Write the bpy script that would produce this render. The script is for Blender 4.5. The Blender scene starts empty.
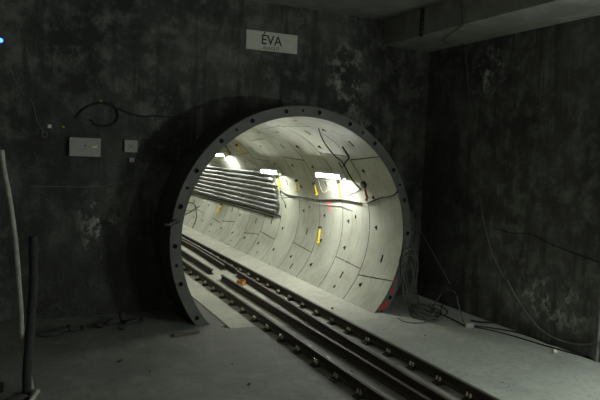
import bpy, bmesh, math, random
from mathutils import Vector, Matrix
random.seed(7)
C = bpy.context.scene.collection
PI = math.pi
ZC = 1.753          # tunnel axis height above the track slab
R_IN, R_OUT = 2.616, 2.85
WALL_Y, RIGHT_X, CEIL_Z = 1.35, 4.09, 6.95

# ------------------------------------------------------------------ camera
cam = bpy.data.cameras.new('camera'); cam_o = bpy.data.objects.new('camera', cam); C.objects.link(cam_o)
cam.sensor_width = 36; cam.lens = 36*622.52/600; cam.clip_start = .05; cam.clip_end = 300
yaw, pitch, roll = .438957, .073096, .040668
c, s, cp, sp = math.cos(yaw), math.sin(yaw), math.cos(pitch), math.sin(pitch)
r0 = Vector((c, -s, 0)); F = Vector((s*cp, c*cp, -sp)); U0 = Vector((s*sp, c*sp, cp))
cr, sr = math.cos(roll), math.sin(roll)
Rt = r0*cr + U0*sr; Up = U0*cr - r0*sr
CAM = Vector((-5.7085, -12.0161, 3.57))
cam_o.matrix_world = Matrix(((Rt.x, Up.x, -F.x, CAM.x), (Rt.y, Up.y, -F.y, CAM.y), (Rt.z, Up.z, -F.z, CAM.z), (0, 0, 0, 1)))
bpy.context.scene.camera = cam_o

# ------------------------------------------------------------------ materials
def nodes_of(name):
    m = bpy.data.materials.new(name); m.use_nodes = True
    nt = m.node_tree; b = nt.nodes['Principled BSDF']
    return m, nt, b
def N(nt, t, **k):
    n = nt.nodes.new(t)
    for a, v in k.items(): setattr(n, a, v)
    return n
def noise(nt, vec, scale, detail=5, rough=.6, stretch=None):
    if stretch:
        mp = N(nt, 'ShaderNodeMapping'); mp.inputs['Scale'].default_value = stretch
        nt.links.new(vec, mp.inputs['Vector']); vec = mp.outputs[0]
    n = N(nt, 'ShaderNodeTexNoise'); n.inputs['Scale'].default_value = scale
    n.inputs['Detail'].default_value = detail; n.inputs['Roughness'].default_value = rough
    nt.links.new(vec, n.inputs['Vector']); return n.outputs['Fac']
def ramp(nt, fac, stops):
    r = N(nt, 'ShaderNodeValToRGB'); e = r.color_ramp.elements
    while len(e) < len(stops): e.new(.5)
    for el, (p, col) in zip(e, stops):
        el.position = p; el.color = (col, col, col, 1) if isinstance(col, (int, float)) else (*col, 1)
    nt.links.new(fac, r.inputs[0]); return r.outputs[0]
def mix(nt, fac, a, b, mode='MIX'):
    m = N(nt, 'ShaderNodeMix', data_type='RGBA', blend_type=mode)
    for v, i in ((fac, 0), (a, 6), (b, 7)):
        if isinstance(v, (int, float)): m.inputs[i].default_value = v
        elif isinstance(v, tuple): m.inputs[i].default_value = (*v, 1)
        else: nt.links.new(v, m.inputs[i])
    return m.outputs[2]
def bump(nt, b, h, strength, dist=.02):
    bp = N(nt, 'ShaderNodeBump'); bp.inputs['Strength'].default_value = strength; bp.inputs['Distance'].default_value = dist
    nt.links.new(h, bp.inputs['Height']); nt.links.new(bp.outputs[0], b.inputs['Normal'])
def coords(nt): return N(nt, 'ShaderNodeTexCoord').outputs['Object']
def plain(name, col, rough=.6, metal=0, var=.25, scale=14):
    m, nt, b = nodes_of(name); v = coords(nt)
    f = noise(nt, v, scale)
    lo = tuple(x*(1-var) for x in col); hi = tuple(min(1, x*(1+var)) for x in col)
    nt.links.new(ramp(nt, f, [(.3, lo), (.7, hi)]), b.inputs['Base Color'])
    b.inputs['Roughness'].default_value = rough; b.inputs['Metallic'].default_value = metal
    return m
def emis(name, col, strength):
    m, nt, b = nodes_of(name)
    b.inputs['Base Color'].default_value = (*col, 1)
    b.inputs['Emission Color'].default_value = (*col, 1); b.inputs['Emission Strength'].default_value = strength
    return m

def wall_mat(name, base, light, dark, stains=(), blots=()):
    m, nt, b = nodes_of(name); v = coords(nt)
    big = noise(nt, v, .55, 6, .62); mid = noise(nt, v, 2.2, 8, .68); fine = noise(nt, v, 14, 6, .7)
    drip = noise(nt, v, 2.0, 5, .6, (2.4, 2.4, .28))
    col = mix(nt, ramp(nt, big, [(.36, 0.0), (.62, 1.0)]), dark, base)
    col = mix(nt, ramp(nt, mid, [(.48, 0.0), (.70, .75)]), col, light)
    col = mix(nt, ramp(nt, drip, [(.50, 0.0), (.66, .75)]), col, dark)
    col = mix(nt, ramp(nt, fine, [(.62, 0.0), (.8, .35)]), col, light)
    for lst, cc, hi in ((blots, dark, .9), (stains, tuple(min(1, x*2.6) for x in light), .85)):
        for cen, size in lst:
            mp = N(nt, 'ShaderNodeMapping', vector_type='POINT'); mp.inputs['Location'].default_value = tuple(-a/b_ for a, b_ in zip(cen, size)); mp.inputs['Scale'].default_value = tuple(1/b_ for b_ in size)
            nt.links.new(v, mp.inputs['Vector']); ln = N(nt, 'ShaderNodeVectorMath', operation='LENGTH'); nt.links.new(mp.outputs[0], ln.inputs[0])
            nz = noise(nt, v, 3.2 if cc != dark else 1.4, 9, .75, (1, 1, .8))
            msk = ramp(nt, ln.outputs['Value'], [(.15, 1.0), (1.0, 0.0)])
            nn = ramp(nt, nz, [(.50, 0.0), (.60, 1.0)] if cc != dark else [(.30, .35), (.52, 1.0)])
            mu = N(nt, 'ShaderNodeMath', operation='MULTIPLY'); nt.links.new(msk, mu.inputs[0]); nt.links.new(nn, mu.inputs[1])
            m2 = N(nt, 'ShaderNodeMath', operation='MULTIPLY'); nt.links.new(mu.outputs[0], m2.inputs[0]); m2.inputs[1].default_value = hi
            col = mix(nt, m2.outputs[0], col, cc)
    nt.links.new(col, b.inputs['Base Color']); b.inputs['Roughness'].default_value = .85
    ad = N(nt, 'ShaderNodeMath', operation='ADD'); nt.links.new(mid, ad.inputs[0]); nt.links.new(fine, ad.inputs[1])
    bump(nt, b, ad.outputs[0], .8, .05)
    return m
M = {}
M['wall'] = wall_mat('stained_concrete_with_shade', (.13, .13, .113), (.24, .24, .21), (.036, .036, .033),
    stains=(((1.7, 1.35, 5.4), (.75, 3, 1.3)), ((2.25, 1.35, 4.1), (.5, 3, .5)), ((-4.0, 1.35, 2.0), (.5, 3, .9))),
    blots=(((-3.9, 1.35, .6), (3.0, 3, 2.6)), ((-4.6, 1.35, 3.4), (1.6, 3, 1.8)), ((1.6, 1.35, 5.6), (.9, 3, 1.2))))  # left blots paint the weaker light there as darker concrete
M['wall_right'] = wall_mat('dark_diaphragm_concrete', (.15, .15, .135), (.27, .272, .245), (.055, .055, .05),
    stains=(((4.09, -.9, 5.6), (3, .8, .7)), ((4.09, -3.0, .8), (3, 1.3, .7))), blots=(((4.09, .9, 2.5), (3, 1.4, 4)), ((4.09, -.5, 5.6), (3, .8, .9))))
M['ceiling'] = wall_mat('ceiling_concrete', (.33, .33, .29), (.40, .40, .355), (.24, .24, .21))

def lining_mat():
    m, nt, b = nodes_of('precast_lining_concrete'); v = coords(nt)
    big = noise(nt, v, 1.1, 6, .6); streak = noise(nt, v, 3, 5, .6, (1, 2.6, .5)); fine = noise(nt, v, 30, 4, .6)
    col = ramp(nt, big, [(.3, (.31, .30, .235)), (.5, (.42, .42, .35)), (.70, (.50, .505, .44))])
    col = mix(nt, ramp(nt, streak, [(.52, 0.0), (.72, .5)]), col, (.25, .23, .165))
    col = mix(nt, ramp(nt, fine, [(.60, 0.0), (.75, .18)]), col, (.25, .24, .2))
    nt.links.new(col, b.inputs['Base Color']); b.inputs['Roughness'].default_value = .62
    bump(nt, b, fine, .15, .01); return m
M['lining'] = lining_mat()
M['joint'] = plain('joint_gasket', (.07, .068, .058), .8)
M['pocket'] = plain('bolt_pocket_shade', (.045, .042, .036), .9)  # shade of the recesses is put into this colour
def flange_mat():
    m, nt, b = nodes_of('portal_ring_concrete'); v = coords(nt)
    a = noise(nt, v, 3, 6, .6); f = noise(nt, v, 40, 3, .6)
    col = ramp(nt, a, [(.3, (.105, .105, .092)), (.7, (.155, .155, .138))])
    nt.links.new(col, b.inputs['Base Color']); b.inputs['Roughness'].default_value = .75; bump(nt, b, f, .15, .01); return m
M['flange'] = flange_mat()
def collar_mat():
    m, nt, b = nodes_of('ring_outer_concrete'); v = coords(nt)
    a = noise(nt, v, 2.4, 6, .65, (1, 2.5, .5))
    nt.links.new(ramp(nt, a, [(.35, (.045, .045, .04)), (.7, (.11, .105, .09))]), b.inputs['Base Color'])
    b.inputs['Roughness'].default_value = .9; bump(nt, b, a, .5, .03); return m
M['collar'] = collar_mat()
def floor_mat(name, lo, mid_, hi):
    m, nt, b = nodes_of(name); v = coords(nt)
    a = noise(nt, v, .8, 7, .6); f = noise(nt, v, 9, 6, .7); g = noise(nt, v, 45, 3, .6); w = noise(nt, v, 2.2, 3, .5)
    col = ramp(nt, a, [(.3, lo), (.5, mid_), (.72, hi)])
    col = mix(nt, ramp(nt, f, [(.50, 0.0), (.72, .55)]), col, tuple(x*.45 for x in lo))
    col = mix(nt, ramp(nt, g, [(.70, 0.0), (.78, .5)]), col, (.13, .125, .11))
    col = mix(nt, ramp(nt, w, [(.56, 0.0), (.64, .25)]), col, tuple(min(1, x*1.3) for x in hi))
    nt.links.new(col, b.inputs['Base Color']); b.inputs['Roughness'].default_value = .72; bump(nt, b, f, .25, .015); return m
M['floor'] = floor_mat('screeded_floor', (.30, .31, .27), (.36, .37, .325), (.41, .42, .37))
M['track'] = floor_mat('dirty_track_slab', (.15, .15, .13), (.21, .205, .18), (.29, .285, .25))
M['floor_left'] = floor_mat('darker_left_floor', (.14, .14, .124), (.19, .19, .168), (.24, .24, .213))  # same concrete toned darker than the right floor
M['gutter_shade'] = plain('painted_gutter_shade', (.07, .065, .05), .6)  # dark tone stands in for the shade inside the gutter
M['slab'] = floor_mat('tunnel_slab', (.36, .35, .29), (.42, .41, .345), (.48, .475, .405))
def rail_mat():
    m, nt, b = nodes_of('rusty_rail_steel'); v = coords(nt)
    f = noise(nt, v, 22, 5, .6)
    nt.links.new(ramp(nt, f, [(.3, (.028, .022, .016)), (.7, (.06, .045, .032))]), b.inputs['Base Color'])
    b.inputs['Metallic'].default_value = .1; b.inputs['Roughness'].default_value = .7; return m
M['rail'] = rail_mat()
M['rail_head'] = plain('rail_running_surface', (.062, .05, .037), .6, .1, .25, 30)
M['plate'] = plain('fastening_steel', (.04, .037, .03), .6, .4)
M['bolt'] = plain('zinc_bolt', (.55, .50, .36), .38, .5, .1)
M['cable_grey'] = plain('grey_cable_sheath', (.30, .31, .30), .38, .1)
M['cable_black'] = plain('black_cable_sheath', (.018, .018, .018), .75)
M['cable_gloss'] = plain('glossy_black_cable_sheath', (.17, .175, .17), .34, .2, .3, 9)
M['cable_dim'] = plain('dusty_cable_sheath', (.13, .13, .12), .7)
M['cable_pale'] = plain('pale_cord', (.62, .62, .55), .6)
M['hose_pale'] = plain('pale_hose', (.30, .30, .25), .7)
M['hose_dark'] = plain('dark_corrugated_hose', (.02, .02, .019), .85)
M['yellow'] = plain('yellow_plastic', (.85, .60, .02), .5, 0, .1)
M['brown'] = plain('rusted_strap', (.30, .15, .04), .7)
M['steel'] = plain('galvanised_steel', (.42, .43, .40), .45, .5)
M['dark_steel'] = plain('dark_painted_steel', (.035, .035, .035), .55, .3)
M['lamp_body'] = plain('lamp_housing_white', (.72, .73, .70), .5, 0, .04)
M['lamp'] = emis('lamp_diffuser_light', (.95, 1, .93), 200)
M['lamp2'] = emis('platform_lamp_diffuser_light', (.90, 1, .94), 520)
M['lamp3'] = emis('far_platform_lamp_light', (.93, 1, .92), 130)
M['lamp_worn'] = emis('older_lamp_diffuser_light', (.95, 1, .90), 128)
M['led'] = emis('blue_indicator', (.02, .07, 1), 14)
M['sign'] = plain('sign_board_white', (.62, .61, .53), .6, 0, .08)
M['sign_ink'] = plain('sign_lettering', (.03, .03, .03), .6)
M['box'] = plain('enclosure_grey_white', (.36, .36, .325), .6, 0, .06)
M['label'] = plain('label_white', (.8, .8, .76), .6, 0, .05)
M['label_y'] = plain('label_yellow', (.45, .45, .04), .6, 0, .05)
M['red'] = plain('red_spray_paint', (.60, .045, .03), .7, 0, .3, 20)
M['pink'] = plain('fluorescent_red_paint', (.95, .16, .18), .6, 0, .1, 20)
M['rust'] = plain('orange_rust', (.50, .19, .05), .85, 0, .35, 20)
M['rubble'] = plain('dirty_rubble', (.045, .045, .04), .9)
M['timber'] = plain('dirty_timber', (.10, .085, .06), .85)

# ------------------------------------------------------------------ helpers
def link(name, bm, mats, parent=None, smooth=False):
    me = bpy.data.meshes.new(name)
    bm.normal_update(); bm.to_mesh(me); bm.free()
    for m in (mats if isinstance(mats, (list, tuple)) else [mats]): me.materials.append(m)
    if smooth:
        for p in me.polygons: p.use_smooth = True
    o = bpy.data.objects.new(name, me); C.objects.link(o)
    if parent: o.parent = parent
    return o
def tag(o, label, cat, group=None, kind=None):
    o['label'] = label; o['category'] = cat
    if group: o['group'] = group
    if kind: o['kind'] = kind
    return o
def structure(o, label):
    o['kind'] = 'structure'; o['label'] = label; return o
def empty(name, loc, label, cat, group=None, rz=0):
    o = bpy.data.objects.new(name, None); o.location = loc; o.rotation_euler.z = rz; C.objects.link(o)
    o.empty_display_size = .1
    return tag(o, label, cat, group)
def box(bm, c_, d, rot=None, bev=0, mat=0):
    r = bmesh.ops.create_cube(bm, size=1)
    vs = r['verts']
    bmesh.ops.scale(bm, vec=d, verts=vs)
    if bev:
        es = list({e for v in vs for e in v.link_edges})
        rr = bmesh.ops.bevel(bm, geom=es, offset=bev, segments=2, affect='EDGES', profile=.7)
        vs = list({v for f in rr['faces'] for v in f.verts} | {v for v in vs if v.is_valid})
        allv = set(vs); st = list(vs)
        while st:
            v = st.pop()
            for e in v.link_edges:
                w = e.other_vert(v)
                if w not in allv: allv.add(w); st.append(w)
        vs = list(allv)
    if rot is not None: bmesh.ops.transform(bm, matrix=rot, verts=vs)
    bmesh.ops.translate(bm, vec=c_, verts=vs)
    for f in {f for v in vs for f in v.link_faces}: f.material_index = mat
    return vs
def bx(c_, d, rot=None, bev=0):
    bm = bmesh.new(); box(bm, c_, d, rot, bev); return bm
def cyl(bm, p0, p1, r1, r2=None, n=16, mat=0, caps=True):
    p0, p1 = Vector(p0), Vector(p1); d = p1-p0
    rr = bmesh.ops.create_cone(bm, cap_ends=caps, segments=n, radius1=r1, radius2=r1 if r2 is None else r2, depth=d.length)
    q = d.to_track_quat('Z', 'Y').to_matrix().to_4x4(); q.translation = (p0+p1)/2
    bmesh.ops.transform(bm, matrix=q, verts=rr['verts'])
    for f in {f for v in rr['verts'] for f in v.link_faces}: f.material_index = mat
def spline(pts, sub=8, closed=False):
    P = [Vector(p) for p in pts]; out = []; n = len(P)
    if n == 2: return [P[0].lerp(P[1], i/4) for i in range(5)]
    rng = range(n if closed else n-1)
    for i in rng:
        g = (lambda k: P[k % n]) if closed else (lambda k: P[max(0, min(n-1, k))])
        a, b_, c2, d = g(i-1), g(i), g(i+1), g(i+2)
        for k in range(sub):
            t = k/sub
            out.append(.5*((2*b_)+(c2-a)*t+(2*a-5*b_+4*c2-d)*t*t+(3*b_-a-3*c2+d)*t**3))
    if not closed: out.append(P[-1])
    return out
def tube(bm, pts, r, n=8, sub=8, closed=False, rib=0, mat=0):
    S = spline(pts, sub, closed); rings = []; m = len(S)
    up = None
    for i, p in enumerate(S):
        a = S[(i-1) % m] if closed or i else S[0]; b_ = S[(i+1) % m] if closed or i < m-1 else S[-1]
        t = (b_-a).normalized()
        if up is None: up = t.orthogonal().normalized()
        up = (up - t*up.dot(t)); up = up.normalized() if up.length > 1e-6 else t.orthogonal().normalized()
        w = t.cross(up)
        rr = r*(1+(.14 if rib and i % 2 else 0))
        rings.append([bm.verts.new(p+(up*math.cos(2*PI*k/n)+w*math.sin(2*PI*k/n))*rr) for k in range(n)])
    for i in range(m if closed else m-1):
        A, B = rings[i], rings[(i+1) % m]
        for k in range(n):
            f = bm.faces.new((A[k], A[(k+1) % n], B[(k+1) % n], B[k])); f.material_index = mat; f.smooth = True
    if not closed:
        bm.faces.new(rings[0][::-1]).material_index = mat; bm.faces.new(rings[-1]).material_index = mat
def tubeb(pts, r, **k):
    bm = bmesh.new(); tube(bm, pts, r, **k); return bm
def prism(bm, poly, z0, z1):
    lo = [bm.verts.new((x, y, z0)) for x, y in poly]; hi = [bm.verts.new((x, y, z1)) for x, y in poly]
    n = len(poly); bm.faces.new(lo[::-1]); bm.faces.new(hi)
    for i in range(n): bm.faces.new((lo[i], lo[(i+1) % n], hi[(i+1) % n], hi[i]))
def cp_(a, y, r=R_IN):       # point on the tunnel lining: angle in degrees above horizontal right, distance y, radius
    a = math.radians(a); return Vector((r*math.cos(a), y, ZC+r*math.sin(a)))
ORD = ('first second third fourth fifth sixth seventh eighth ninth tenth eleventh twelfth thirteenth fourteenth fifteenth sixteenth '
       'seventeenth eighteenth nineteenth twentieth').split()
TENS = {20: 'twenty', 30: 'thirty', 40: 'forty', 50: 'fifty'}
def ordinal(k):
    if k <= 20: return ORD[k-1]
    t, u = k//10*10, k % 10
    return {30: 'thirtieth', 40: 'fortieth'}[t] if u == 0 else TENS[t]+'-'+ORD[u-1]

# ------------------------------------------------------------------ the station box
def front_wall():
    bm = bmesh.new(); n = 96; x0, x1, z0, z1 = -9.0, RIGHT_X+.4, -1.5, CEIL_Z+.3; hr = R_OUT+.012
    def ringpts(y):
        inn, out = [], []
        for k in range(n):
            a = 2*PI*k/n; ca, sa = math.cos(a), math.sin(a)
            inn.append(bm.verts.new((hr*ca, y, ZC+hr*sa)))
            t = min([((x1 if ca > 0 else x0))/ca if abs(ca) > 1e-9 else 1e9, ((z1 if sa > 0 else z0)-ZC)/sa if abs(sa) > 1e-9 else 1e9])
            out.append([t*ca, t*sa])
        # snap the nearest rim point to each corner
        for cx, cz in ((x1, z1), (x0, z1), (x0, z0), (x1, z0)):
            k = min(range(n), key=lambda i: (out[i][0]-cx)**2+(out[i][1]+ZC-cz)**2); out[k] = [cx, cz-ZC]
        return inn, [bm.verts.new((a_, y, ZC+b_)) for a_, b_ in out]
    i0, o0 = ringpts(WALL_Y); i1, o1 = ringpts(WALL_Y+.8)
    for k in range(n):
        j = (k+1) % n
        bm.faces.new((i0[k], i0[j], o0[j], o0[k])); bm.faces.new((i1[k], o1[k], o1[j], i1[j]))
        bm.faces.new((i0[k], i1[k], i1[j], i0[j])); bm.faces.new((o0[k], o0[j], o1[j], o1[k]))
    bmesh.ops.recalc_face_normals(bm, faces=bm.faces)
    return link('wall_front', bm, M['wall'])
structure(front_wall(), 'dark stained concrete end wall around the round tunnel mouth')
structure(link('wall_right', bx((RIGHT_X+.2, -9.4, 3.2), (.4, 21.5, 8.0)), M['wall_right']), 'dark sooty concrete side wall right of the tunnel')
structure(link('wall_left', bx((-9.2, -9.4, 3.2), (.4, 21.5, 8.0)), M['wall']), 'dark concrete wall left of the camera')
structure(link('wall_back', bx((-2.45, -20.2, 3.2), (13.9, .4, 8.0)), M['wall']), 'dark concrete wall behind the camera')
structure(link('ceiling', bx((-2.45, -9.4, CEIL_Z+.2), (13.9, 21.5, .4)), M['ceiling']), 'grey concrete ceiling slab')
bm = bmesh.new(); box(bm, ((2.655+RIGHT_X)/2, (WALL_Y-20)/2, (6.335+CEIL_Z)/2), (RIGHT_X-2.655, WALL_Y+20, CEIL_Z-6.335), bev=.015)
beam = structure(link('trim_1', bm, M['ceiling']), 'concrete beam under the ceiling along the right wall')
# floor: track slab, left floor with its kerb edge, right floor, and the base beneath
structure(link('floor', bx((-2.45, -9.3, -.45), (13.9, 21.4, .3)), M['slab']), 'rough concrete base under the floor slabs')
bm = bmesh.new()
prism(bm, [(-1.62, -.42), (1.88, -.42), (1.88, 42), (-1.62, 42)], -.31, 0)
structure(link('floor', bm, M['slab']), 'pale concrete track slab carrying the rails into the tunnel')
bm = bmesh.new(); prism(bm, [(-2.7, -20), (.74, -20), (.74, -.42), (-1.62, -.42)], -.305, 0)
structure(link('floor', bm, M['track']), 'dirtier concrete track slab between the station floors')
bm = bmesh.new(); prism(bm, [(-2.05, .01), (-1.62, .01), (-1.62, 42), (-2.05, 42)], -.32, -.02)
structure(link('floor', bm, M['gutter_shade']), 'dark gutter, its shade painted in, at the left edge of the tunnel slab')
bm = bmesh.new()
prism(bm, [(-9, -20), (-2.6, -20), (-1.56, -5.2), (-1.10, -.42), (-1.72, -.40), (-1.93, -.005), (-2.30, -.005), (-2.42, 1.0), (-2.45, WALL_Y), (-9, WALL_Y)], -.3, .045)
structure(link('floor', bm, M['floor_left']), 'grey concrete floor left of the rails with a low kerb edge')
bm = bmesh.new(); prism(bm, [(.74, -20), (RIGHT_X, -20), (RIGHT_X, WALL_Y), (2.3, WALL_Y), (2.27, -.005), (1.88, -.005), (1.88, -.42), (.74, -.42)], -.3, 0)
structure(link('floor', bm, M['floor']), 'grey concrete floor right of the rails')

# ------------------------------------------------------------------ tunnel lining: rings of precast segments with real joints and pockets
HOLE = [91.7+360/11*k for k in range(11)]
def ring_grid(bm, y0, y1, idx):
    L = y1-y0; jw = .013
    ys = [0, jw, .30, .61, .685, .745, .79, L-.36, L-.22, L-jw, L]
    mirror = idx % 2
    tilt = 3.2 if not mirror else -2.0
    if idx == 0: tilt = 3.2
    joints = {0: [-25, 43, 111, 179, 247, 290], 1: [-22, 45, 73, 141, 209, 277], 2: [12, 74, 142, 210, 278, 300], 3: [-22.6, 40, 108, 176, 244, 312]}.get(idx, [[-26, 42, 72, 144, 200, 262], [9, 58, 120, 170, 240, 305], [-23, 37, 105, 160, 215, 290]][idx % 3])
    slots = [a+(11 if idx != 1 else -8) for a in joints]
    pocks = [h+d for h in HOLE for d in (-8, 8)]
    grout = [65.7, 5.0 if mirror else 1.4, -38 if mirror else -15, 130, 200, 270]
    feats = []      # (angle half-width, angle, type)
    for a in joints: feats.append((a, .24, 'J'))
    for a in slots: feats.append((a, 2.1, 'S'))
    for a in pocks: feats.append((a, 1.5, 'P'))
    for a in grout: feats.append((a, .95, 'G'))
    norm = lambda a: (a+60) % 360-60
    feats = sorted([(norm(a), w, t) for a, w, t in feats])
    keep = []
    pri = {'J': 0, 'S': 1, 'P': 2, 'G': 3}
    for f in sorted(feats, key=lambda f: pri[f[2]]):
        if all(abs(f[0]-g[0]) > f[1]+g[1]+.9 + (2.0 if 'J' in (f[2], g[2]) else 0) for g in keep): keep.append(f)
    keep.sort()
    lines = []      # (angle, tilt flag, cell type following)
    for a, w, t in keep: lines += [(a-w, t == 'J', t), (a+w, t == 'J', None)]
    full = []
    for i, (a, tf, t) in enumerate(lines):
        full.append((a, tf, t))
        nxt = lines[(i+1) % len(lines)][0] + (360 if i == len(lines)-1 else 0)
        if t is None:
            k = max(1, math.ceil((nxt-a)/3.2))
            for q in range(1, k): full.append((a+(nxt-a)*q/k, False, None))
    na, ny = len(full), len(ys)
    def P(i, j, r=R_IN):
        a, tf, _ = full[i % na]
        if tf: a += tilt*(.5-ys[j]/L)*(1 if True else 0)
        return cp_(a, y0+ys[j], r)
    V = [[bm.verts.new(P(i, j)) for j in range(ny)] for i in range(na)]
    fc = []
    def face(vs, m=0):
        f = bm.faces.new(vs); f.material_index = m; fc.append(f); return f
    def recess(vs, depth, m):
        out = []
        for v in vs:
            d = Vector((v.co.x, 0, v.co.z-ZC)).normalized(); out.append(bm.verts.new(v.co+d*depth))
        n = len(vs)
        for k in range(n): face((vs[k], vs[(k+1) % n], out[(k+1) % n], out[k]), m)
        face(out, m)
    for i in range(na):
        A, B = V[i], V[(i+1) % na]; t = full[i][2]
        for j in range(ny-1):
            q = (A[j], B[j], B[j+1], A[j+1])
            if j in (0, ny-2): recess(q, .02, 1) if j == 0 and idx else face(q, 1 if (idx or j) else 0)
            elif t == 'J': recess(q, .025, 1)
            elif t == 'P' and j == 7:
                m_ = bm.verts.new((B[j+1].co+A[j+1].co)/2)
                recess((A[j], B[j], m_), .10, 2); face((A[j], m_, A[j+1])); face((B[j], B[j+1], m_))
            elif t == 'G' and j in (4,): recess(q, .08, 2)
            elif t == 'S' and j == 4: recess(q, .10, 2)
            else: face(q)
RING_Y = [0.0, 1.48] + [1.48+1.41*k for k in range(1, 29)]
bm = bmesh.new(); ring_grid(bm, RING_Y[0], RING_Y[1], 0)
# end face with bolt holes, outer skin
n_half = 0
def end_face(bm):
    # annulus cells: radial lines 2.616 / 2.70 / 2.78 / 2.85, holes recessed as small round cups
    feats = []
    for h in HOLE: feats += [(h-8.1, .050, 12), (h, .032, 8), (h+8.1, .050, 12)]
    feats = sorted([(a % 360, r, n) for a, r, n in feats])
    rm = 2.742; cellw = .062
    lines = []
    for a, r, n in feats: lines += [(a-math.degrees(cellw/rm), (a, r, n)), (a+math.degrees(cellw/rm), None)]
    full = []
    for i, (a, t) in enumerate(lines):
        full.append((a, t)); nxt = lines[(i+1) % len(lines)][0] + (360 if i == len(lines)-1 else 0)
        if t is None:
            k = max(1, math.ceil((nxt-a)/2.2))
            for q in range(1, k): full.append((a+(nxt-a)*q/k, None))
    rad = [R_IN, R_IN+.012, rm-cellw, rm+cellw, R_OUT-.012, R_OUT]; yy = [.012, 0, 0, 0, 0, .012]
    V = [[bm.verts.new(cp_(a, yy[j], rad[j])) for j in range(6)] for a, _ in full]
    na = len(full)
    for i in range(na):
        A, B = V[i], V[(i+1) % na]
        for j in range(5):
            t = full[i][1]
            if j == 2 and t:
                a, r, n = t; cen = cp_(a, 0, rm)
                er = Vector((math.cos(math.radians(a)), 0, math.sin(math.radians(a)))); et = Vector((-er.z, 0, er.x))
                circ = [bm.verts.new(cen+er*r*math.cos(2*PI*k/n+PI/4)+et*r*math.sin(2*PI*k/n+PI/4)) for k in range(n)]
                back = [bm.verts.new(v.co+Vector((0, .07, 0))) for v in circ]
                corners = [B[3], B[2], A[2], A[3]]      # +r+t, -r+t, -r-t, +r-t
                # circle index for each corner
                idx = [0, n//4, n//2, 3*n//4]
                for q in range(4):
                    s0, s1 = idx[q], idx[(q+1) % 4] if q < 3 else n
                    seg = [circ[k % n] for k in range(s0, s1+1)]
                    bm.faces.new([corners[q], corners[(q+1) % 4]]+seg[::-1])
                for k in range(n):
                    f = bm.faces.new((circ[k], circ[(k+1) % n], back[(k+1) % n], back[k])); f.material_index = 1
                f = bm.faces.new(back); f.material_index = 1
            else: bm.faces.new((A[j], A[j+1], B[j+1], B[j]))
bm2 = bmesh.new(); end_face(bm2)
portal = link('wall_portal', bm, [M['lining'], M['joint'], M['pocket']])
structure(portal, 'first pale precast ring of the tunnel sticking out of the end wall')
link('end_flange', bm2, [M['flange'], M['pocket']], portal)['label'] = 'grey end face of the ring with bolt holes all round'
bm = bmesh.new(); n = 128
for k in range(n):
    a0, a1 = 360*k/n, 360*(k+1)/n
    ys_ = [.012, .5, 1.0, 1.7]
    for j in range(3):
        bm.faces.new([bm.verts.new(cp_(a, y, R_OUT)) for a, y in ((a0, ys_[j]), (a0, ys_[j+1]), (a1, ys_[j+1]), (a1, ys_[j]))])
bmesh.ops.remove_doubles(bm, verts=bm.verts, dist=1e-4)
link('outer_skin', bm, M['collar'], portal, True)['label'] = 'dark rough outer side of the protruding ring'
# red paint on the flange's lower right and on the lining beside it
def blot(bm, fn, cu, cv, ru, rv, seed, n=14):
    rnd = random.Random(seed); ps = []
    for k in range(n):
        t = 2*PI*k/n; q = .65+.5*rnd.random(); ps.append(bm.verts.new(fn(cu+ru*math.cos(t)*q, cv+rv*math.sin(t)*q)))
    bm.faces.new(ps)
bm = bmesh.new(); ff = lambda a, r: cp_(a, -.004, r)
for i, (a, r, ra, rr_) in enumerate([(-22.5, 2.68, .8, .035), (-27.5, 2.70, 1.6, .045), (-36.0, 2.72, 2.2, .08), (-38.5, 2.69, 1.2, .05), (-33.5, 2.76, .9, .04), (-41.8, 2.70, .7, .05)]):
    blot(bm, ff, a, r, ra, rr_, 5+i)
link('paint_mark', bm, M['red'], portal)['label'] = 'red spray paint on the lower right of the ring face'

bm = bmesh.new()
for i in range(1, len(RING_Y)-1): ring_grid(bm, RING_Y[i], RING_Y[i+1], i)
lining = structure(link('wall_tunnel', bm, [M['lining'], M['joint'], M['pocket']]), 'pale precast concrete ring lining of the tunnel with bolt pockets')
bm = bmesh.new(); fl = lambda a, y: cp_(a, y, R_IN-.004)
blot(bm, fl, 9.8, 3.62, 2.0, .16, 3); blot(bm, fl, 6.3, 3.66, 2.4, .05, 4, 8)
link('paint_mark', bm, M['pink'], lining)['label'] = 'red painted blot with a drip on the lining'
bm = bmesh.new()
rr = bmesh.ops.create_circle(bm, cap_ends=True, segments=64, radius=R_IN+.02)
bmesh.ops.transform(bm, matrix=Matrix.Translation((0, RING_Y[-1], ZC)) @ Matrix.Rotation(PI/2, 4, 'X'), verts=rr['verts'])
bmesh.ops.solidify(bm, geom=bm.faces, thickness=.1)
structure(link('wall_far', bm, M['pocket']), 'dark far end of the tunnel')

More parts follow.
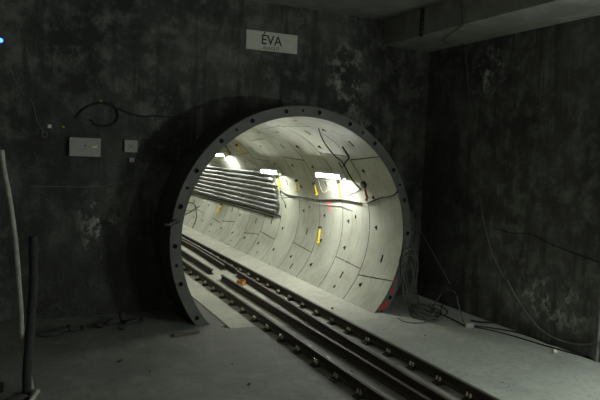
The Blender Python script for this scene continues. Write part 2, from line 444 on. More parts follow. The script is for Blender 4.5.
# ------------------------------------------------------------------ rails
PROF = [(-.07, 0), (.07, 0), (.07, .010), (.02, .026), (.008, .045), (.008, .115), (.034, .125), (.035, .150), (.028, .159), (-.028, .159),
        (-.035, .150), (-.034, .125), (-.008, .115), (-.008, .045), (-.02, .026), (-.07, .010)]
def rail(path, z0, label, group, sub=10):
    S = spline([(x, y, 0) for x, y in path], sub); bm = bmesh.new(); rings = []
    for i, p in enumerate(S):
        t = (S[min(i+1, len(S)-1)]-S[max(i-1, 0)]).normalized(); w = Vector((-t.y, t.x, 0)) * -1
        if t.y > 0: w = Vector((t.y, -t.x, 0))
        rings.append([bm.verts.new((p.x+w.x*a, p.y+w.y*a, z0+b)) for a, b in PROF])
    m = len(PROF)
    for i in range(len(S)-1):
        for k in range(m):
            f = bm.faces.new((rings[i][k], rings[i][(k+1) % m], rings[i+1][(k+1) % m], rings[i+1][k]))
            if k in (7, 8, 9): f.material_index = 1
    bm.faces.new(rings[0][::-1]); bm.faces.new(rings[-1])
    bmesh.ops.recalc_face_normals(bm, faces=bm.faces)
    return tag(link('rail', bm, [M['rail'], M['rail_head']]), label, 'rail', group)
XR, XL = .665, -.850
rail([(XR, -20), (XR, 42)], .022, 'dark rusty running rail on the right, bolted down, nearest the right floor', 'rails bolted to the slab')
rail([(XL, -20), (XL, 42)], .022, 'dark rusty running rail on the left, bolted down beside the kerb edge', 'rails bolted to the slab')
rail([(0.0, -20), (.02, -6), (.06, -3.4), (.12, -1.0), (.21, 1.6), (.27, 4.75)], .001, 'loose rail lying between the tracks, right one of the near pair', 'loose rails lying on the slab')
rail([(-.30, -20), (-.26, -5), (-.27, -2), (-.31, 1.5), (-.33, 4.35)], .001, 'loose rail lying between the tracks, left one of the near pair', 'loose rails lying on the slab')
rail([(.34, 5.0), (.40, 8), (.43, 12), (.43, 42)], .001, 'loose rail deep in the tunnel, right of three, beside the running rail', 'loose rails lying on the slab')
rail([(.18, 5.7), (.245, 8), (.27, 12), (.27, 42)], .001, 'loose rail deep in the tunnel, middle one of three', 'loose rails lying on the slab')
rail([(-.36, 5.15), (-.35, 8), (-.33, 12), (-.33, 42)], .001, 'loose rail deep in the tunnel, left of three, apart from the other two', 'loose rails lying on the slab')

# rail fastenings: base plate, two clips and bolts
def fastening():
    root = bpy.data.objects.new('rail_fastening', None); C.objects.link(root); root.empty_display_size = .1
    bm = bx((0, 0, .011), (.40, .16, .020), bev=.003); link('base_plate', bm, M['plate'], root)
    for sx in (-1, 1):
        bm = bmesh.new(); box(bm, (sx*.105, 0, .045), (.07, .11, .03), bev=.006); box(bm, (sx*.145, 0, .035), (.035, .13, .03), bev=.004)
        link('rail_clip', bm, M['plate'], root)
        for sy in (-.04, .04):
            bm = bmesh.new(); cyl(bm, (sx*.125, sy, .055), (sx*.125, sy, .088), .022, n=6); cyl(bm, (sx*.125, sy, .088), (sx*.125, sy, .118), .013, n=8)
            link('bolt', bm, M['bolt'], root)
    return root
proto = fastening(); used = False
def proj(p):
    d = Vector(p)-CAM; return 300+622.52*d.dot(Rt)/d.dot(F), 200-622.52*d.dot(Up)/d.dot(F)
def dup(root):
    r = root.copy(); C.objects.link(r)
    for ch in list(root.children):
        q = ch.copy(); C.objects.link(q); q.parent = r
        for g in ch.children:
            d = g.copy(); C.objects.link(d); d.parent = q
    return r
first = True
for x, y_ref, name in ((XR, -2.0, 'right'), (XL, -3.54, 'left')):
    ks = [k for k in range(-20, 40) if y_ref+.73*k < 22 and proj((x, y_ref+.73*k, .1))[1] < 404]
    for i, k in enumerate(ks):
        o = proto if first else dup(proto); first = False
        o.location = (x, y_ref+.73*k, .001)
        tag(o, 'rail fastening on the %s running rail, %s counted from the picture bottom' % (name, ordinal(i+1)), 'rail fastening', 'rail fastenings along the %s rail' % name)

# short rusty pipe piece on the slab
o = bpy.data.objects.new('x', None)
bm = bmesh.new(); n = 28
for r, rev in ((.125, 0), (.108, 1)): cyl(bm, (0, 0, 0), (0, 0, .13), r, n=n, caps=False)
bmesh.ops.remove_doubles(bm, verts=bm.verts, dist=1e-5)
lo = sorted([v for v in bm.verts if v.co.z < .01], key=lambda v: (round(math.hypot(v.co.x, v.co.y), 3), math.atan2(v.co.y, v.co.x)))
hi = sorted([v for v in bm.verts if v.co.z > .1], key=lambda v: (round(math.hypot(v.co.x, v.co.y), 3), math.atan2(v.co.y, v.co.x)))
for L_ in (lo, hi):
    a, b_ = L_[:n], L_[n:]
    for k in range(n): bm.faces.new((a[k], a[(k+1) % n], b_[(k+1) % n], b_[k]))
bpy.data.objects.remove(o)
o = tag(link('pipe_offcut', bm, M['rust']), 'short orange rusty pipe piece standing between the loose rails', 'pipe offcut'); o.location = (-.03, 3.6, 0.0)

# ------------------------------------------------------------------ lamps
def lamp(loc_y, ang, length, label, mat, group, wall=None, side=-1):
    """batten lamp: local X = along, local Z = out of the wall"""
    if wall is None:
        p = cp_(ang, loc_y, R_IN-.004); a = math.radians(ang)
        z = Vector((-math.cos(a), 0, -math.sin(a)))
    else: p = Vector(wall); z = Vector((side, 0, 0))
    x = Vector((0, -side, 0)); y = z.cross(x)
    root = empty('batten_lamp', (0, 0, 0), label, 'lamp', group)
    root.matrix_world = Matrix(((x.x, y.x, z.x, p.x), (x.y, y.y, z.y, p.y), (x.z, y.z, z.z, p.z), (0, 0, 0, 1)))
    link('housing', bx((0, .02, .155), (length, .185, .02), bev=.006), M['lamp_body'], root)
    bm = bmesh.new(); box(bm, (0, -.066, .195), (length, .010, .10), bev=.003)
    link('reflector', bm, M['lamp_body'], root)
    bm = bmesh.new(); cyl(bm, (-length/2+.04, 0, .222), (length/2-.04, 0, .222), .052, n=16)
    link('diffuser', bm, mat, root)
    for sx in (-1, 1): link('end_cap', bx((sx*(length/2-.02), 0, .205), (.04, .135, .15), bev=.01), M['lamp_body'], root)
    for sx in (-1, 1): link('bracket', bx((sx*length*.3, 0, .073), (.04, .03, .146)), M['steel'], root)
    return root
LT = 'batten lamps on the tunnel lining'
lamp(2.68, 32.5, 1.42, 'glowing white batten lamp nearest the tunnel mouth, with a red blot below it', M['lamp'], LT)
lamp(6.93, 30.5, 1.42, 'glowing white batten lamp at the right end of the cable bundle', M['lamp_worn'], LT)
lamp(11.3, 44.5, 1.42, 'glowing white batten lamp deepest in view, above the cable bundle by the ring edge', M['lamp_worn'], LT)
for i, y in enumerate((15.5, 19.8, 24.1, 28.4, 32.7, 37.0)):
    lamp(y, 36, 1.45, 'batten lamp deeper in the tunnel, %s beyond the deepest one in view' % ORD[i], M['lamp_worn'], LT)
lamp(0, 0, 1.5, 'batten lamp on the left station wall behind the camera', M['lamp3'], 'batten lamps on the station wall', wall=(-9.0, -14.0, 4.2), side=1)
lamp(0, 0, 1.5, 'batten lamp on the right station wall farther behind the camera', M['lamp2'], 'batten lamps on the station wall', wall=(RIGHT_X, -14.5, 3.6))
lamp(0, 0, 1.5, 'batten lamp on the right station wall near the camera', M['lamp2'], 'batten lamps on the station wall', wall=(RIGHT_X, -8.3, 3.1))

# ------------------------------------------------------------------ cables on the tunnel lining
CG = 'thick cables racked on the tunnel wall'
angs = [26.2, 21.9, 17.6, 13.3, 9.0, 4.7, .4, -3.2]
for i, a in enumerate(angs):
    pts = []; y = 7.35+(.0 if i else -.2)+.1*math.sin(i*2.1)
    k = 0
    while y < 41.5:
        sag = -.10 if k % 2 else .05
        pts.append(cp_(a+sag+(.10*math.sin(i*3.3+k*.9)), y, R_IN-.085)); y += .95; k += 1
    o = link('power_cable', tubeb(pts, .050, n=12, sub=4), M['cable_gloss'])
    tag(o, 'thick grey cable on the tunnel wall, %s from the top of the bundle' % ORD[i], 'cable', CG)
for i, (a, rr_) in enumerate(((-6.2, .022), (-8.2, .022))):
    o = link('signal_cable', tubeb([cp_(a+.3*math.sin(k), 7.1+.6*i+1.9*k, R_IN-.03) for k in range(18)], rr_, n=6, sub=4), M['cable_black'])
    tag(o, 'thin dark cable under the thick cable bundle, %s one' % ('upper' if i == 0 else 'lower'), 'cable', 'thin cables under the bundle')
# support rails behind the bundle
for i, y in enumerate((7.62, 10.4, 13.2, 16.0, 18.9)):
    bm = bmesh.new(); top, bot = (38.5, -9.5) if i == 0 else (28, -9.5)
    st = [bot+(top-bot)*k/24 for k in range(25)]
    for k in range(24):
        q = []
        for a, yy, r in ((st[k], 0, R_IN-.002), (st[k], .05, R_IN-.002), (st[k], .05, R_IN-.022), (st[k], 0, R_IN-.022)):
            lean = 1.75*max(0, (a-15)/23.5) if i == 0 else 0
            q.append(bm.verts.new(cp_(a, y+yy+lean, r)))
        q2 = []
        for a, yy, r in ((st[k+1], 0, R_IN-.002), (st[k+1], .05, R_IN-.002), (st[k+1], .05, R_IN-.022), (st[k+1], 0, R_IN-.022)):
            lean = 1.75*max(0, (a-15)/23.5) if i == 0 else 0
            q2.append(bm.verts.new(cp_(a, y+yy+lean, r)))
        for t in range(4): bm.faces.new((q[t], q[(t+1) % 4], q2[(t+1) % 4], q2[t]))
    bmesh.ops.recalc_face_normals(bm, faces=bm.faces)
    tag(link('cable_bracket', bm, M['cable_pale'] if i == 0 else M['steel']), ('pale slanting bracket strip at the right end of the cable bundle' if i == 0 else 'steel strip bracket behind the cable bundle, %s deeper than the slanting one' % ORD[i-1]), 'cable bracket', 'brackets carrying the cables')

def unproj_c(px, r):    # the place on the lining that the photograph shows at a pixel (used to lay cables out on the real wall)
    d = (Rt*(px[0]-300)+Up*(200-px[1])+F*622.52); ox, oz = CAM.x, CAM.z-ZC
    A = d.x*d.x+d.z*d.z; B = 2*(d.x*ox+d.z*oz); c0 = ox*ox+oz*oz-r*r
    t = (-B+math.sqrt(max(0, B*B-4*A*c0)))/(2*A); return CAM+d*t
def on_lining(pxs, rad, off=None): return [unproj_c(p, R_IN-(off if off else rad+.004)) for p in pxs]
def unproj_p(px, axis, val):
    d = (Rt*(px[0]-300)+Up*(200-px[1])+F*622.52); t = (val-CAM[axis])/d[axis]; return CAM+d*t
def cable(name, pts, r, mat, label, cat='cable', group=None, **k):
    return tag(link(name, tubeb(pts, r, **k), mat), label, cat, group)
TG = 'loose cables on the tunnel lining'
cable('loose_cable', on_lining([(318.7, 128.7), (321, 136), (325, 143.7), (333.7, 155), (342.5, 162.5), (348.7, 173.7), (355, 183.7), (361, 189.5)], .013), .013, M['cable_black'], 'black cable curving down the lining over the right end of the nearest lamp', group=TG)
cable('loose_cable', on_lining([(343.5, 166), (345.5, 162), (348.8, 157.5), (346, 152), (342.5, 147)], .022, .06), .022, M['cable_black'], 'short thick black cable stub crossing the dark joint line near the tunnel mouth', group=TG)
cable('loose_cable', on_lining([(280, 188), (283, 191.5), (289, 194.5), (302.5, 197), (317.5, 199.6), (332, 199.2), (345, 199.4), (361, 203)], .022), .022, M['cable_dim'], 'thick grey cable running level below the two brightest lamps', group=TG)
cable('loose_cable', on_lining([(296.5, 198), (310, 201.7), (325, 204.5), (341, 206), (352, 210)], .010), .010, M['cable_pale'], 'thin pale wire sloping down just under the thick grey cable', group=TG)
cable('loose_cable', on_lining([(318, 179), (320, 186), (323.5, 192.5), (329.5, 189.5), (340, 190.5), (347, 194), (354, 192.5), (360, 189)], .009), .009, M['cable_pale'], 'white lamp cord looping under the nearest lamp', group=TG)
cable('loose_cable', on_lining([(367, 203), (374, 200.5), (381, 197.5), (388, 196.8), (394, 195), (398, 190.7)], .018), .018, M['cable_black'], 'short black cable arching to the right rim of the tunnel mouth', group=TG)
cable('loose_cable', on_lining([(195, 206), (196.5, 213), (195.5, 221), (192, 228.5)], .02), .02, M['cable_black'], 'dark cable hanging in a curve at the left, low on the lining', group=TG)
cable('loose_cable', on_lining([(187, 203), (191, 202.5), (195, 205), (196, 207)], .016), .016, M['cable_black'], 'small dark cable hook at the left, just under the bundle', group=TG)
cable('loose_cable', on_lining([(280.5, 190), (281, 196), (284, 201), (286, 207)], .014), .014, M['cable_black'], 'thin black cable dangling below the second lamp', group=TG)

# yellow plastic cable hooks
def hook(p0, p1, label, mat='yellow', w=.023, knob=None):
    a, b_ = unproj_c(p0, R_IN-.03), unproj_c(p1, R_IN-.03)
    root = empty('cable_hook', a, label, 'cable hook', 'cable hooks on the lining')
    d = b_-a; out = Vector((-a.x, 0, ZC-a.z)).normalized()
    tip = [Vector(), d*.45+out*.02, d*.8+out*.035, d+out*.02, d*1.02+out*.10]
    link('strap', tubeb(tip, w, n=6, sub=5), M[mat], root)
    bm = bmesh.new(); cyl(bm, -out*.03, out*.05, .045 if knob is None else knob, n=10)
    link('anchor', bm, M['dark_steel'], root)
hook((296.5, 180.5), (298, 190), 'yellow hook with black knob between the two brightest lamps')
hook((314.2, 183.5), (318, 193.5), 'yellow hook at the left end of the nearest lamp')
hook((338.5, 182), (341.3, 196), 'yellow hook under the right end of the nearest lamp')
hook((277.5, 176.5), (280.3, 187), 'yellow hook under the right end of the second lamp')
hook((363.8, 184.5), (368.5, 198), 'brownish hook with large black knob near the right rim', 'brown', .028, .085)
hook((236.8, 145), (243.8, 152.5), 'yellow hook high on the lining left of the second lamp')
hook((225.5, 145.5), (230.5, 152.8), 'brown stick-like hook beside the deepest lamp by the ring edge', 'brown', .03)
hook((221.2, 204.5), (219, 213), 'yellow hook low under the cable bundle', 'yellow', .035)
hook((188.5, 198.5), (187.5, 203), 'yellow hook by the left ring edge under the cable bundle')
hook((320.2, 227.8), (319.5, 242.5), 'long yellow hook standing alone on the lower lining', 'yellow', .034)
hook((181.5, 224.8), (183.7, 226.5), 'small yellow hook low at the left ring edge', 'yellow', .03)
hook((188.5, 229), (192, 228.5), 'small yellow hook at the foot of the hanging dark cable', 'yellow', .03)

# rod with clamp sticking off the left of the ring face
root = empty('lever_rod', unproj_p((173, 222.5), 1, -.02), 'thin dark rod clamped to the left of the ring face and crossing the opening', 'rod')
p0 = unproj_p((168, 225.5), 1, -.07)-root.location; p1 = unproj_p((200.5, 205.5), 1, -.35)-root.location
link('rod', tubeb([p0, p0.lerp(p1, .5), p1], .011, n=8), M['steel'], root)
cl = bmesh.new(); box(cl, (0, -.02, 0), (.17, .09, .09), Matrix.Rotation(-.35, 4, 'Y'), .015); box(cl, (.08, -.04, .03), (.09, .06, .06), None, .01); box(cl, (-.12, -.01, -.04), (.1, .05, .05), None, .01)
link('clamp', cl, M['dark_steel'], root)

# ------------------------------------------------------------------ things on the front wall
W = WALL_Y
root = empty('name_sign', (-.305, W, 6.09), 'white tunnel name sign with dark lettering high above the tunnel mouth', 'sign')
link('board', bx((0, -.022, 0), (1.25, .036, .425), Matrix.Rotation(math.radians(-.3), 4, 'Y'), .012), M['sign'], root)
def text(body, size, x, z, sx, parent, off=.0):
    cu = bpy.data.curves.new('lettering', 'FONT'); cu.body = body; cu.size = size; cu.align_x = 'CENTER'; cu.align_y = 'CENTER'
    cu.extrude = .002; cu.offset = off; cu.materials.append(M['sign_ink'])
    tmp = bpy.data.objects.new('text', cu); me = bpy.data.meshes.new_from_object(tmp); bpy.data.objects.remove(tmp)
    t = bpy.data.objects.new('lettering', me); C.objects.link(t); t.parent = parent
    t.location = (x, -.0425, z); t.rotation_euler = (PI/2, 0, 0); t.scale = (sx, 1, 1); return t
text('\u00c9VA', .305, -.022, .018, .95, root, .003)
text('ALAG\u00daT', .10, -.022, -.152, 1.06, root, .0)

root = empty('wall_cabinet', (-4.315, W, 3.54), 'large pale rectangular box on the wall left of the tunnel', 'wall box')
link('cover', bx((0, -.05, 0), (.60, .10, .375), None, .008), M['box'], root)
link('yellow_label', bx((.185, -.103, .045), (.13, .004, .022)), M['label_y'], root)
link('white_label', bx((.185, -.103, .012), (.09, .004, .035)), M['label'], root)
bm = bmesh.new(); cyl(bm, (0, -.10, .03), (0, -.115, .03), .014, n=10); cyl(bm, (0, -.10, -.05), (0, -.108, -.05), .01, n=10); link('latch', bm, M['dark_steel'], root)
root = empty('junction_box', (-3.402, W, 3.597), 'small square pale plate right of the large wall box', 'wall box', 'small boxes on the front wall')
link('cover', bx((0, -.03, 0), (.265, .06, .25), None, .006), M['box'], root)
bm = bmesh.new(); box(bm, (0, -.0615, 0), (.15, .003, .012), Matrix.Rotation(.6, 4, 'Y')); box(bm, (0, -.0615, 0), (.15, .003, .012), Matrix.Rotation(-.8, 4, 'Y'))
link('cross_mark', bm, M['cable_dim'], root)
o = link('junction_box', bx((0, 0, 0), (.10, .05, .09), None, .006), M['box']); o.location = (-3.377, W-.025, 3.31)
tag(o, 'tiny pale box just under the small square plate', 'wall box', 'small boxes on the front wall')
o = link('junction_box', bx((0, 0, 0), (.07, .04, .07), None, .006), M['label']); p = unproj_p((49.5, 126.3), 1, W); o.location = (p.x, W-.02, p.z)
tag(o, 'tiny white box at the upper left of the large wall box', 'wall box', 'small boxes on the front wall')
onw = lambda pxs, r: [unproj_p(q, 1, W-r-.003) for q in pxs]
WG = 'cables on the front wall'
cable('wall_cable', onw([(76, 117), (84, 109), (93, 104.5), (103, 103), (112, 105), (117.5, 111), (117.5, 119), (112, 124.5), (103, 126), (94, 124), (91.5, 120)], .022), .022, M['cable_black'], 'black cable loop above the large wall box', group=WG)
cable('wall_cable', onw([(103, 103.5), (115, 107), (128, 112.5), (142, 116.5), (155, 116), (172, 117), (190, 118.5)], .016), .016, M['cable_black'], 'black cable running from the loop towards the tunnel', group=WG)
cable('wall_cable', onw([(30, 98), (34, 108), (37, 122), (43, 131)], .010), .010, M['cable_dim'], 'thin grey cable hanging above the small coil, far left', group=WG)
cable('wall_cable', onw([(136, 166), (135.5, 180), (134, 195), (133, 215)], .010), .010, M['cable_dim'], 'thin cable hanging below the tiny pale box', group=WG)
cable('wall_cable', onw([(10, 68), (16, 82), (24, 95)], .010), .010, M['cable_dim'], 'short thin cable at the top left by the blue light', group=WG)
cable('wall_cable', onw([(30, 187), (55, 186.5), (85, 187), (108, 185), (134, 178)], .009), .009, M['cable_dim'], 'thin sagging wire strung below the wall boxes', group=WG)
bm = bmesh.new(); p = unproj_p((44.5, 134.5), 1, W-.02)
tube(bm, [p+Vector((.055*math.cos(t*PI/6), 0, .055*math.sin(t*PI/6))) for t in range(12)], .012, closed=True, n=8, sub=3)
tag(link('cable_coil', bm, M['cable_dim']), 'little round cable coil left of the large wall box', 'cable coil')
for q, lb in (((91.5, 123), 'small yellow tag at the foot of the black cable loop'), ((63.5, 127), 'small yellow tag left of the black cable loop'), ((100.8, 101), 'small yellow tag on top of the black cable loop')):
    p = unproj_p(q, 1, W); o = link('cable_tag', bx((0, 0, 0), (.05, .02, .03), Matrix.Rotation(.4, 4, 'Y'), .003), M['label_y']); o.location = (p.x, W-.011, p.z)
    tag(o, lb, 'cable tag', 'yellow tags on the front wall')

# ------------------------------------------------------------------ beam strap and cables of the right wall
onx = lambda pxs, r, X=RIGHT_X: [unproj_p(q, 0, X-r-.003) for q in pxs]
root = empty('beam_bracket', (2.655, -.27, 6.60), 'dark vertical bracket with bolts on the side of the ceiling beam', 'bracket')
link('channel', bx((-.022, 0, .02), (.04, .10, .62), None, .006), M['dark_steel'], root)
for z in (-.20, -.10, .0, .14):
    bm = bmesh.new(); cyl(bm, (-.03, -.07, z), (-.07, -.07, z), .02, n=8); link('bolt', bm, M['cable_dim'], root)
RG = 'cables on the right wall'
p = [unproj_p(q, 0, 2.655-.02) for q in ((460.5, 0), (461.5, 10), (462, 22))]
q2 = onx([(465.5, 46), (466.5, 60), (468, 85), (470, 105), (473, 130), (476.5, 160), (479, 190), (484, 222), (493, 255), (504, 278)], .013)
cable('wall_cable', p+[Vector((2.64, p[-1].y-.01, 6.318)), Vector((3.4, q2[0].y, 6.316)), Vector((4.05, q2[0].y, 6.312))]+q2[1:], .013, M['cable_dim'], 'long thin cable hanging from the beam down the right wall', group=RG)
cable('wall_cable', onx([(418, 226), (427, 243), (439, 264), (450, 284)], .012), .012, M['cable_dim'], 'thin straight cable slanting down beside the tunnel ring', group=RG)
cable('wall_cable', onx([(493, 228), (512, 233), (530, 234), (548, 243), (570, 252), (598, 262)], .010), .010, M['cable_black'], 'black cable sagging across the middle of the right wall', group=RG)
def flo(pxs, r, z=0): return [unproj_p(q, 2, z+r+.002) for q in pxs]
cable('wall_cable', onx([(507, 280), (516, 297), (528, 315), (541, 330), (555, 338.5), (572, 343.5)], .02)+[unproj_p(q, 0, RIGHT_X-.04) for q in ((585, 344.5), (600, 342.5), (615, 341))], .018, M['cable_dim'], 'thick cable hanging in a bow to the floor at the lower right', group=RG)
o = link('conduit', bx((0, 0, 0), (.05, .07, 2.9), None, .01), M['cable_dim']); p = unproj_p((599, 310), 0, RIGHT_X); o.location = (RIGHT_X-.026, p.y-.03, 1.46)
tag(o, 'narrow vertical duct on the right wall at the right picture edge', 'duct')

# cable tangle hanging on the right of the ring and lying on the floor
HG = 'cables hanging right of the ring'
def hang(pxs, r, y=.25): return [unproj_p(q, 1, y) for q in pxs]
bm = bmesh.new()
for i in range(5):
    rnd = random.Random(i+20); cx, cy, w_, h_ = 407.5+rnd.uniform(-1.5, 2.5), 270+rnd.uniform(-3, 4), 5.5+rnd.uniform(-1, 2.5), 21+rnd.uniform(-3, 3)
    tube(bm, [unproj_p((cx+w_*math.cos(t)+1.8*math.sin(2*t), cy-h_*math.sin(t)), 1, -.06-.035*i+.02*math.sin(3*t)) for t in [2*PI*k/10 for k in range(10)]], .013, n=6, sub=4, closed=True)
tag(link('hanging_coil', bm, M['cable_dim']), 'long loose cable coil hanging on the right of the ring face', 'cable coil')
bm = bmesh.new(); cyl(bm, unproj_p((406.5, 251), 1, .0), unproj_p((406.5, 251), 1, -.30), .018, n=8)
tag(link('coil_peg', bm, M['steel']), 'short steel peg in the ring face carrying the hanging coil', 'peg')
cable('floor_cable', hang([(411, 262), (414, 280), (416, 292)], .014, -.2)+flo([(419, 303), (428, 311), (441, 316), (448, 312), (440, 306), (429, 304)], .014), .014, M['cable_dim'], 'cable dropping from the hanging coil and curling on the floor', group=HG)
cable('floor_cable', hang([(403, 285), (404, 300), (408, 310)], .012, -.15)+flo([(413, 317), (424, 320), (436, 319), (441, 315)], .012), .012, M['cable_dim'], 'cable from the coil bottom lying closest to the rails', group=HG)
cable('floor_cable', flo([(398, 318), (403, 321), (413, 323), (424, 322.5), (430, 320)], .010), .010, M['cable_dim'], 'thin cable arc on the floor just right of the ring foot', group=HG)
bm = bmesh.new()
for i in range(5):
    rnd = random.Random(i+3); cx, cy, w_, h_ = 427+rnd.uniform(-7, 7), 311+rnd.uniform(-3, 3), 10+rnd.uniform(-2, 6), 5+rnd.uniform(-1, 2.5)
    tube(bm, [unproj_p((cx+w_*math.cos(t), cy-h_*math.sin(t)+.25*w_*math.cos(t)), 2, .014+.024*i) for t in [2*PI*k/10 for k in range(10)]], .011, n=6, sub=4, closed=True)
tag(link('floor_coil', bm, M['cable_dim']), 'heap of loosely coiled cable on the floor between ring and right wall', 'cable coil')
def up(px, ygr, z):     # point above the floor at a depth
    return unproj_p(px, 1, ygr)
g1 = flo([(430, 311)], .013)[0]
cable('floor_cable', [g1, up((437, 300), -.4, 0), up((443, 292.5), -.6, 0), up((450, 290), -.9, 0), up((456, 294), -1.1, 0), up((458, 304), -1.3, 0), up((461, 314), -1.5, 0), flo([(465, 324)], .013)[0]], .013, M['cable_dim'], 'cable rising in a high arch off the floor before the small white socket', group='cables across the right floor')
cable('floor_cable', [flo([(440, 314)], .011)[0], up((443, 303), -.7, 0), up((449, 293), -.9, 0), up((454, 291.5), -1.0, 0), up((458, 299), -1.2, 0), flo([(463, 322)], .011)[0]], .011, M['cable_black'], 'black cable arching beside the taller arch of grey cable', group='cables across the right floor')
cable('floor_cable', flo([(436, 312), (452, 319), (462, 324)], .014), .014, M['cable_black'], 'short black cable lying left of the small white socket', group='cables across the right floor')
cable('floor_cable', flo([(472, 326.5), (490, 330), (510, 335), (530, 341), (550, 347), (575, 354), (600, 361), (640, 372)], .014), .014, M['cable_black'], 'black cable from the white socket along the right floor, nearer the rails', group='cables across the right floor')
cable('floor_cable', flo([(472, 325.5), (492, 328), (515, 332), (535, 338), (548, 343.5), (565, 346.5), (585, 348), (602, 347)], .014), .014, M['cable_black'], 'black cable from the white socket along the right floor, nearer the wall', group='cables across the right floor')
cable('floor_cable', flo([(462, 311), (470, 309.5), (478, 314), (490, 320), (503, 325), (515, 331)], .016), .016, M['cable_dim'], 'grey cable lying straight along the foot of the right wall', group='cables across the right floor')
cable('floor_cable', flo([(471, 320.5), (480, 322), (492, 322.5), (501, 323.5)], .022), .022, M['cable_black'], 'short thick dark hose piece on the floor above the white socket', group='cables across the right floor')
p = unproj_p((469, 325.5), 2, .03); root = empty('cable_socket', (p.x, p.y, 0), 'small white cable socket block on the right floor', 'socket', rz=-.3)
link('socket_body', bx((0, 0, .046), (.19, .12, .09), None, .01), M['box'], root)
bm = bmesh.new(); cyl(bm, (-.09, 0, .045), (-.15, 0, .045), .028, n=12); link('plug', bm, M['dark_steel'], root)
p = unproj_p((555.5, 352), 2, .02); bm = bmesh.new(); box(bm, (0, 0, .022), (.12, .05, .03), Matrix.Rotation(.5, 4, 'Z') @ Matrix.Rotation(.2, 4, 'X'), .006); box(bm, (.04, .05, .03), (.05, .05, .04), Matrix.Rotation(1, 4, 'Z'), .006)
o = tag(link('crumpled_wrapper', bm, M['label']), 'small white crumpled scrap on the right floor beside the black cables', 'litter'); o.location = (p.x, p.y, 0)

# ------------------------------------------------------------------ left edge: post with blue light, hoses
PX = -5.80
root = empty('steel_post', (PX-.14, -2.35, .045), 'dark steel post at the left picture edge', 'post')
link('upright', bx((0, 0, 3.4), (.22, .22, 6.8), None, .01), M['dark_steel'], root)
link('foot_plate', bx((0, 0, .015), (.36, .36, .03), None, .005), M['dark_steel'], root)
link('side_strip', bx((.118, -.08, 2.6), (.016, .05, 1.7)), M['cable_dim'], root)
root = empty('indicator_lamp', unproj_p((0.6, 40.5), 1, -2.47), 'small glowing blue light on the post at the left edge', 'indicator light')
bm = bmesh.new(); bmesh.ops.create_icosphere(bm, subdivisions=3, radius=.030); bmesh.ops.translate(bm, verts=bm.verts, vec=(0, -.01, 0)); link('bulb', bm, M['led'], root, True)
link('base', bx((-.02, .012, 0), (.11, .02, .11), None, .004), M['dark_steel'], root)
def pl(q, y=-2.5): return unproj_p(q, 1, y)
h = [pl((1.5, 150)), pl((4, 170)), pl((8.5, 193)), pl((13, 222)), pl((16.5, 252)), pl((19, 285)), pl((21, 312)), pl((22, 336)), pl((25, 360)), pl((31, 385)), pl((34, 402))]
hb = h[-1]; h.append(Vector((hb.x+.03, hb.y-.25, .09))); h.append(Vector((hb.x-.2, hb.y-.9, .088))); h.append(Vector((hb.x-.8, hb.y-1.5, .088)))
bm = bmesh.new(); tube(bm, h, .036, n=12, sub=8)
tag(link('hose', bm, M['hose_pale']), 'pale smooth hose hanging beside the post at the left edge', 'hose', 'hoses at the left edge')
h = [pl((33, 236), -2.3), pl((33.5, 262), -2.32), pl((33, 290), -2.34), pl((31, 318), -2.38), pl((29, 345), -2.6), pl((27, 372), -2.68), pl((26, 398), -2.72)]
hb = h[-1]; h.append(Vector((hb.x-.1, hb.y-.3, .115))); h.append(Vector((hb.x-.5, hb.y-.6, .11)))
bm = bmesh.new(); tube(bm, h, .058, n=12, sub=22, rib=1)
top = h[0]
tag(link('hose', bm, M['hose_dark']), 'dark ribbed hose standing right of the pale hose at the left edge', 'hose', 'hoses at the left edge')

# rubble along the foot of the front wall
def chunk(seed, s, mat='rubble'):
    rnd = random.Random(seed); bm = bmesh.new(); bmesh.ops.create_icosphere(bm, subdivisions=2, radius=1)
    k = [Vector((rnd.uniform(-1, 1), rnd.uniform(-1, 1), rnd.uniform(-1, 1))).normalized() for _ in range(7)]
    for v in bm.verts:
        for d in k:
            q = v.co.dot(d)
            if q > .62: v.co -= d*(q-.62)
        v.co = Vector((v.co.x*s[0], v.co.y*s[1], v.co.z*s[2]))
    zmin = min(v.co.z for v in bm.verts)
    for v in bm.verts: v.co.z -= zmin
    return bm
RB = [((50, 336), (.30, .10, .05)), ((62, 333), (.22, .12, .07)), ((72, 331.5), (.16, .10, .09)), ((84, 330), (.12, .09, .05)), ((98, 328), (.14, .10, .05)),
      ((112, 325.5), (.16, .10, .08)), ((122, 322), (.10, .09, .12)), ((130, 324.5), (.22, .08, .06)), ((143, 321), (.10, .08, .05)), ((121, 330), (.10, .05, .04)), ((120, 362), (.06, .035, .025)), ((160, 318), (.12, .09, .06))]
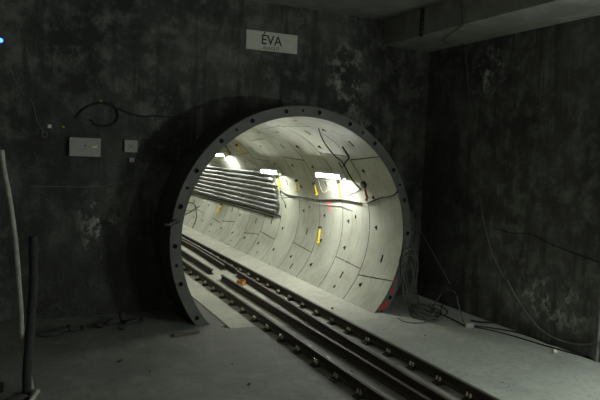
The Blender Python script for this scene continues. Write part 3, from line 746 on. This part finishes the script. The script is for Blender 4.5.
for i, (q, s_) in enumerate(RB):
    p = unproj_p(q, 2, .045); p.y = min(p.y, W-s_[1]-.03)
    o = link('rubble_lump', chunk(i, s_), M['rubble']); o.location = (p.x, p.y, .044); o.rotation_euler.z = i*1.3 if s_[0] < .2 else .1*i
    lb = 'dark lump of rubble lying alone on the left floor in front' if i == 10 else 'dirty rubble lump at the foot of the left wall, %s from the left' % ORD[sorted(range(len(RB)), key=lambda j: RB[j][0][0] if j != 10 else 999).index(i)]
    tag(o, lb, 'rubble', 'rubble along the front wall')
o = link('timber_offcut', bx((0, 0, .025), (.55, .09, .045), None, .004), M['timber']); p = unproj_p((188, 334), 2, .045); o.location = (p.x-.05, p.y-.02, .046); o.rotation_euler.z = .25
tag(o, 'short dark timber piece on the floor at the left foot of the ring', 'timber piece')
# small stones on floor and slab
ST = [(332, 309, .03), (352, 372, .022), (249, 385, .025), (502, 383, .012), (509, 387, .010), (286, 345, .02), (150, 372, .02), (425, 336, .018), (232, 365, .018), (330, 348, .015)]
for i, (x, y, s_) in enumerate(ST):
    p = unproj_p((x, y), 2, 0)
    edge = p.x < -1.0-(-p.y-.42)*.1
    z = .045 if edge and p.y < -.45 else 0
    p = unproj_p((x, y), 2, z)
    o = link('stone', chunk(40+i, (s_*1.4, s_, s_*.8)), M['timber']); o.location = (p.x, p.y, z)
    tag(o, 'tiny dark stone on the floor, %s of the scattered ones from the left' % ORD[sorted(range(len(ST)), key=lambda j: ST[j][0]).index(i)], 'stone', 'scattered stones')

# ------------------------------------------------------------------ world and view
w = bpy.data.worlds.new('world'); bpy.context.scene.world = w; w.use_nodes = True
w.node_tree.nodes['Background'].inputs[0].default_value = (0, 0, 0, 1)
w.node_tree.nodes['Background'].inputs[1].default_value = 0
sc = bpy.context.scene
sc.view_settings.view_transform = 'Standard'; sc.view_settings.look = 'None'; sc.view_settings.gamma = 1; sc.view_settings.use_curve_mapping = False
sc.view_settings.exposure = 0
sc.cycles.use_denoising = True; sc.cycles.max_bounces = 10; sc.cycles.diffuse_bounces = 8; sc.cycles.use_light_tree = True
sc.cycles.sample_clamp_indirect = 6
